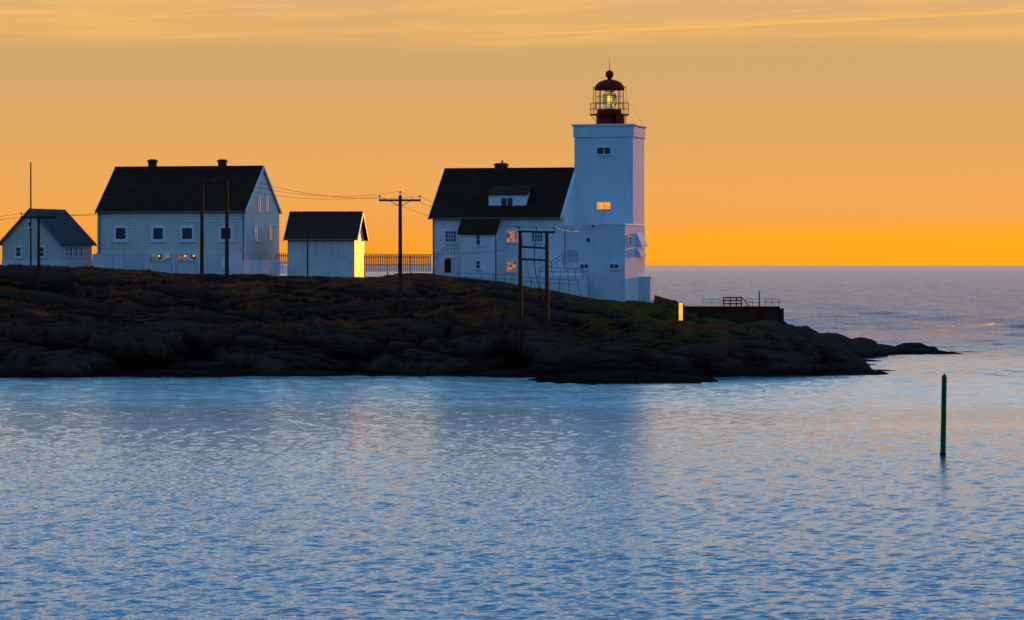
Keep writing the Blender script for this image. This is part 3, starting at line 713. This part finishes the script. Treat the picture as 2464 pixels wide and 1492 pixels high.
cab=MB(); cab.box(ux1-1.9,ux1-1.1,uy+1.2,uy+2.2,zt+.07,lz(276)); cab.build('roof_cabinet',M['red'],b.e)
MB().sweep([(cx_+1.2+2.0*i/8,cy_,lz(240)+(zt+.1-lz(240))*((i/8)**1.8)) for i in range(9)],.010,5).build('stay_cable',M['iron'],b.e)

# ---------------- fences
def picket(px0,px1,y0,y1_,pyt,pyb,label,mat=None,sp_=0.17,hw=.042):
    mat=mat or M['grate']
    A=Vector(wp(px0,pyb,y0)); B=Vector(wp(px1,pyb,y1_)); e=empty('picket_fence',A,0,label=label,category='fence')
    Lg=(B-A).length; d=(B-A)/Lg; n=int(Lg/sp_); ht=(pyb-pyt)*y0/F; mb=MB()
    for i in range(n+1):
        p=d*(i*Lg/n); hh_=ht*(1+.02*math.sin(i*2.1)); mb.box(p.x-hw,p.x+hw,p.y-.012,p.y+.012,p.z-.3,p.z+hh_)
    for q in(.25,.8): mb.extr([(0,.0,ht*q-.04),(0,.05,ht*q-.04),(0,.05,ht*q+.04),(0,.0,ht*q+.04)],tuple(d*Lg))
    mb.build('pickets',mat,e)
    base_=MB().box(-.06,.06,.055,.17,-.8,ht*.95).build('post',mat,e)
    for i in range(1,int(Lg/2.2)+1):
        c=base_.copy(); c.parent=e; c.location=d*min(i*2.2,Lg); col.objects.link(c)
picket(877,1036,350.9,351.6,612,646,'pale picket fence between shed and keeper house',None,0.17,.052)
picket(560,692,348.8,349.6,626,650,'low white picket fence along the base of the big house',M['trim'],0.17,.055)
picket(664,692,356,356,609,642,'short pale picket fence beside shed')

# ---------------- poles
def insul(x,z,y,e): 
    MB().tube((x,y,z),(x,y,z+.22),.025,n=6).tube((x,y,z+.2),(x,y,z+.38),.07,.045,n=8).build('insulator',M['iron'],e)
def pole_mesh(mb,x,y,zb,zt,r0=.15,r1=.10,lean=0): mb.tube((x,y,zb),(x+lean,y,zt),r0,r1,n=10)
def single_pole(px,pyt,pyb,arm=None,label='',lean=0,hookup=False,r0=.14,name='utility_pole'):
    x,y,z=hit(px,pyb); e=empty(name,(x,y,z),0,label=label,category='utility pole' if name=='utility_pole' else name)
    if name=='utility_pole': e['group']='wooden power poles on the island'
    zt_=H-(pyt-HZ)*y/F-z
    ht=zt_; mb=MB(); pole_mesh(mb,0,0,-.6,ht,r0,r0*.7,lean); mb.build('pole',M['wood'],e)
    tops=[]
    if arm:
        l,r_,pa=arm; za=H-(pa-HZ)*y/F-z; xl=(l-px)*y/F; xr_=(r_-px)*y/F
        MB().box(xl,xr_,-.20,-.08,za-.09,za+.09).build('crossarm',M['wood'],e)
        if hookup:
            for q in(xl,xr_): MB().tube((q*.55,-.12,za),(0,-.12,za-.55),.03,n=6).build('brace',M['iron'],e)
        for xx in(xl+.06,0,xr_-.06):
            insul(xx,za+.06 if xx else ht-.02,-.12 if xx else 0,e); tops.append((x+xx,y-.12,z+(za if xx else ht)+.34))
    return e,(x,y,z,ht),tops
eC,pC,tC=single_pole(963,470,748,(912,1012,482),'tall wooden T-shaped utility pole standing on bare rock',0,True,.20)
eE,pE,tE=single_pole(93,518,695,(50,135,523),'short wooden utility pole with crossarm beside cottage',0,False,.16)
eB,pB,tB=single_pole(740,530,658,None,'short plain wooden pole before the white shed',0,False,.08)
eF,pF,tF=single_pole(74,390,634,None,'slender flagpole standing beside the cottage',0,False,.085,'flagpole')
def hframe(pxs,tops,bots,arms,label,r0=.20,nins=1,fr=(.03,.5,.97)):
    xa,ya,za=hit(pxs[0],bots[0]); yb=ya; xb=(pxs[1]-CX)*yb/F; zb2=hz(xb,yb)
    e=empty('utility_pole',(xa,ya,za),0,label=label,category='utility pole'); e['group']='wooden power poles on the island'
    ztop0=H-(tops[0]-HZ)*ya/F-za
    m1=MB(); pole_mesh(m1,0,0,-.6,ztop0,r0,r0*.75); m1.build('pole',M['wood'],e)
    ztop=H-(tops[1]-HZ)*yb/F-za
    m2=MB(); pole_mesh(m2,xb-xa,0,zb2-za-.6,ztop,r0,r0*.75); m2.build('pole',M['wood'],e)
    t=[]
    for k_,(l,r_,pl,pr) in enumerate(arms):
        p0=Vector(((l-CX)*ya/F-xa,-.21,H-(pl-HZ)*ya/F-za)); p1=Vector(((r_-CX)*ya/F-xa,-.21,H-(pr-HZ)*ya/F-za))
        MB().tube(p0,p1,.085,n=6).build('crossarm',M['wood'],e)
        if k_<nins:
            for f in fr:
                p=p0.lerp(p1,f); insul(p.x,p.z+.05,p.y,e); t.append((xa+p.x,ya+p.y,za+p.z+.40))
    return e,(xa,ya,za),t
eA,pA,tA=hframe((486,546),(434,434),(683,667),[(470,517,437,436),(520,564,435,432)],'twin-legged wooden utility pole before the big house',.19,2,(.05,.95))
eD,pD,tD=hframe((1252,1316),(558,556),(832,828),[(1246,1336,557,559),(1256,1312,594,597),(1256,1312,624,626)],'twin-legged wooden utility pole with crossbars on the shore rocks')
MB().sweep([((px-CX)*pD[1]/F-pD[0],-.25,H-(py-HZ)*pD[1]/F-pD[2]) for px,py in((1291,565),(1286,590),(1285,625),(1289,660),(1300,700),(1306,740),(1308,800))],.035).build('hanging_cable',M['iron'],eD)
MB().tube((0,0,(832-560)*pD[1]/F),(1.7,1.0,(832-800)*pD[1]/F-.3),.015,n=5).build('stay_wire',M['iron'],eD)
def wire(p0,p1,sag,label='thin sagging power line between utility poles'):
    p0=Vector(p0);p1=Vector(p1); n=18; pts=[]
    for i in range(n+1):
        f=i/n; p=p0.lerp(p1,f)-p0; p.z-=4*sag*f*(1-f); pts.append(p)
    o=MB().sweep(pts,.013,4).build('power_line',M['iron'],None,True,label=label,category='power line',group='power lines'); o.location=p0
def ends(a,b_,sags):
    for i in range(min(len(a),len(b_))): wire(a[i],b_[i],sags[i])
ends(tE,[tA[0],tA[1],tA[3]],(1.4,1.5,1.3)); ends([tA[0],tA[2],tA[3]],tC,(.9,1.0,.9)); ends(tC,tD,(.8,.9,.8))
wire((-75,352,H+4),tE[0],.8); wire((-75,351,H+4.2),tE[2],.8)
wire(tD[2],wp(1431,547,349.5),.35,'thin service cable from utility pole to lighthouse')
wire(wp(744,600,351),wp(1240,600,349),.5,'thin service cable from shed to keeper house')

# ---------------- sign, its sun reflection painted as emission
x,y,z=hit(1638,793); e=empty('daymark_sign',(x,y,z),0,label='narrow yellow panel with painted sun reflection on thin posts above mossy rock',category='sign')
s_=y/F; zs=(H-(793-HZ)*s_)-z
MB().box(-4.6*s_,4.6*s_,-.04,.04,22*s_+zs,64*s_+zs).build('sunglint_panel',M['sign'],e)
MB().box(-5.2*s_,-4.62*s_,-.06,.06,21*s_+zs,65*s_+zs).box(4.62*s_,5.2*s_,-.06,.06,21*s_+zs,65*s_+zs).box(-5.2*s_,5.2*s_,-.06,.06,64.0*s_+zs,65.2*s_+zs).build('panel_frame',M['signside'],e)
for q in(-4,4): MB().tube((q*s_,0,-.4),(q*s_,0,22*s_+zs),.035,n=6).build('post',M['iron'],e)

# ---------------- quay structure
y0=345
q=empty('concrete_landing',wp(1648,768,y0),0,label='dark concrete landing platform on the outer rocks',category='landing')
s_=y0/F
m1=MB(); m1.box(0,229*s_,0,4,-2.0,28*s_); m1.box(229*s_-.01,230*s_+.3,-.3,.5,-2.0,26*s_); m1.build('concrete_wall',M['conc'],q,bevel=.03)
MB().box(-.1,229*s_,-.12,4.1,28*s_+.003,30.5*s_).build('coping',M['conc'],q)
railing('landing_railing','thin iron railing along the concrete landing',[wp(1690,736,y0+3.3),wp(1735,736,y0+3.3)],h=.6,n=2,r=.016,mat=M['rail'])
railing('landing_railing','thin iron railing along the concrete landing',[wp(1795,736,y0+.3),wp(1874,736,y0+.3)],h=.65,n=5,r=.02,mat=M['iron'])
e=empty('timber_gangway',wp(1741,739,y0),0,label='dark timber gangway frame with diagonal brace on landing',category='gangway')
g=MB()
for px in(1741,1757,1772,1784): g.box((px-1741)*s_-.05,(px-1741)*s_+.05,-.055,.05,0,24*s_)
for pz in(8,16,23): g.box(-.1,45*s_,-.09,-.05,pz*s_-.06,pz*s_+.06)
g.build('frame',M['wood'],e)
MB().tube((45*s_,0,22*s_),(62*s_,0,2*s_),.05,n=6).build('brace',M['wood'],e)
MB().tube((86*s_,0,-.2),(86*s_,0,39*s_),.06,n=8).build('mast',M['wood'],e)

# ---------------- channel marker
yk=174.5; e=empty('channel_marker',((2269-CX)*yk/F,yk,0),0,label='green spar marker post with pointed top standing in the water',category='channel marker')
s_=yk/F
mk=MB()
mk.lathe((0,0),[(.13,-1.5),(.13,0.35),(.125,1.8),(.12,188*s_),(.135,188.2*s_),(.13,190*s_),(.02,198*s_)],16)
o=mk.build('spar',M['green'],e,False); o.rotation_euler=(0,math.radians(1.0),0)
MB().lathe((0,0),[(.15,-.1),(.155,0.02),(.15,.14)],16).build('weed_collar',M['iron'],e)

# ---------------- sea bird
x=(1838-CX)*263/F; e=empty('sea_bird',(x,263,0),0,label='small dark sea bird floating on calm water',category='bird'); e.scale=(.45,.45,.45)
bd=MB(); n=12
rings=[(-.26,.01,.12),(-.18,.05,.07),(-.05,.10,.06),(.08,.10,.06),(.17,.06,.09),(.20,.035,.16),(.22,.035,.22),(.26,.035,.24),(.30,.012,.235),(.35,.004,.23)]
vs=[];fs=[]
for xx,r_,zz in rings:
    for i in range(n): a=2*math.pi*i/n; vs.append((xx,r_*math.cos(a),zz+r_*math.sin(a)*.9))
for j in range(len(rings)-1):
    for i in range(n): fs.append((j*n+i,j*n+(i+1)%n,(j+1)*n+(i+1)%n,(j+1)*n+i))
bd.add(vs,fs); bd.build('body',M['feather'],e,True)

# ------------------------------------------------------------------ sun + world
sun=bpy.data.lights.new('sun','SUN'); sun.energy=3.8; sun.angle=math.radians(0.5); sun.color=(1.0,0.27,0.004)
so=bpy.data.objects.new('sun',sun); col.objects.link(so)
d=Vector((math.sin(SUN_AZ)*math.cos(SUN_EL),math.cos(SUN_AZ)*math.cos(SUN_EL),math.sin(SUN_EL)))
so.rotation_euler=(-d).to_track_quat('-Z','Y').to_euler(); so.location=(60,300,60)
wd=bpy.data.worlds.new("World"); sc.world=wd; wd.use_nodes=True
t=NT(wd.node_tree); bg=wd.node_tree.nodes['Background']
g=t.node('ShaderNodeTexCoord').outputs['Generated']
sp=t.node('ShaderNodeSeparateXYZ'); t.l.new(g,sp.inputs[0]); x_,y_,z_=sp.outputs
az=t.math('ARCTAN2',x_,y_)
front=[(0,(246,147,46)),(.004,(248,155,48)),(.0085,(247,163,62)),(.014,(243,168,80)),(.024,(235,169,92)),(.036,(224,167,98)),(.048,(213,167,104)),(.0585,(206,167,111)),(.062,(218,171,108)),(.072,(224,182,128)),
 (.09,(244,222,190)),(.12,(248,240,222)),(.17,(218,232,240)),(.25,(138,200,238)),(.45,(70,166,232)),(1,(58,132,204))]
back=[(0,(98,124,170)),(.1,(108,142,188)),(.25,(104,150,202)),(.6,(82,146,208)),(1,(64,132,198))]
rf_=t.ramp(z_,[(p,lin(*c)) for p,c in front]); rb=t.ramp(z_,[(p,lin(*c)) for p,c in back])
fa=t.math('ADD',t.math('MULTIPLY',x_,math.sin(SUN_AZ)),t.math('MULTIPLY',y_,math.cos(SUN_AZ)))
fm=t.ramp(t.math('MULTIPLY_ADD',fa,0.5,0.5),[(0.5,0.0),(0.88,1.0)])
cv=t.node('ShaderNodeCombineXYZ'); t.l.new(t.math('MULTIPLY',az,9.0),cv.inputs[0]); t.l.new(t.math('MULTIPLY',z_,150.0),cv.inputs[1])
cn=t.noise(cv.outputs[0],1.0,6,0.6,0.6)
cvb=t.node('ShaderNodeCombineXYZ'); t.l.new(t.math('MULTIPLY',az,14.0),cvb.inputs[0]); t.l.new(t.math('ADD',t.math('MULTIPLY',z_,260.0),t.math('MULTIPLY',az,-14.0)),cvb.inputs[1])
cb2=t.noise(cvb.outputs[0],1.0,7,0.62,0.9)
el=t.math('ADD',z_,t.math('MULTIPLY',t.math('SUBTRACT',cn,0.5),0.002))
veil=t.ramp(t.math('MULTIPLY',el,10),[(.575,0.0),(.60,0.75),(.68,1.0),(.8,0.3),(.9,0.0)])
streak=t.ramp(cn,[(0.40,0.0),(0.66,1.0)],'EASE')
wisp=t.ramp(cb2,[(0.42,0.0),(0.68,1.0)],'EASE')
vc=t.mix(streak,lin(218,168,108),lin(240,182,104))
vc=t.mix(t.math('MULTIPLY',wisp,0.7),vc,lin(252,190,104))
sky=t.mix(t.math('MULTIPLY',veil,t.math('ADD',0.45,t.math('MULTIPLY',streak,0.5))),rf_,vc)
cv2=t.node('ShaderNodeCombineXYZ'); t.l.new(t.math('MULTIPLY',az,5.0),cv2.inputs[0]); t.l.new(t.math('MULTIPLY',z_,260.0),cv2.inputs[1])
c2=t.noise(cv2.outputs[0],1.0,5,0.6,0.5)
lowm=t.ramp(t.math('MULTIPLY',z_,10),[(0.0,0.7),(0.08,0.5),(0.2,0.0)])
sky=t.mix(t.math('MULTIPLY',t.ramp(c2,[(0.5,0.0),(0.7,1.0)]),lowm),sky,lin(242,146,60))
ga=t.math('DIVIDE',t.math('SUBTRACT',az,0.18),0.26); ge=t.math('DIVIDE',t.math('SUBTRACT',z_,0.0045),0.009)
gd=t.math('SQRT',t.math('ADD',t.math('MULTIPLY',ga,ga),t.math('MULTIPLY',ge,ge)))
sky=t.mix(t.ramp(gd,[(0.0,0.95),(0.5,0.65),(1.0,0.0)],'EASE'),sky,(1.15,0.43,0.008,1))
def contrail(a0,e0,a1,e1,wid,inten,sky):
    sl=(e1-e0)/(a1-a0)
    line=t.math('ADD',t.math('MULTIPLY',t.math('SUBTRACT',az,a0),sl),e0)
    dd=t.math('ABSOLUTE',t.math('SUBTRACT',t.math('ADD',z_,t.math('MULTIPLY',t.math('SUBTRACT',cn,0.5),0.0008)),line))
    mm=t.math('SUBTRACT',1.0,t.math('DIVIDE',dd,wid),clamp=True)
    fade=t.ramp(t.math('MULTIPLY',t.math('SUBTRACT',az,a0-.01),8),[(0.0,0.0),(0.45,1.0)])
    return t.mix(t.math('MULTIPLY',t.math('MULTIPLY',mm,fade),inten),sky,lin(255,190,95))
a0=(1050-CX)/F; a1=(2464-CX)/F
sky=contrail(a0,(638-93)/F,a1,(638-33)/F,.0006,.8,sky)
sky=contrail((1600-CX)/F,(638-95)/F,(2464-CX)/F,(638-75)/F,.0016,.4,sky)
tot=t.mix(fm,rb,sky)
st=t.node('ShaderNodeTexSky'); st.sky_type='NISHITA'; st.sun_disc=False; st.sun_elevation=SUN_EL; st.sun_rotation=SUN_AZ
tot=t.mix(1.0,tot,t.mix(1.0,st.outputs[0],(0.0008,0.0008,0.0008,1),'MULTIPLY'),'ADD')
t.l.new(tot,bg.inputs[0]); bg.inputs[1].default_value=1.0
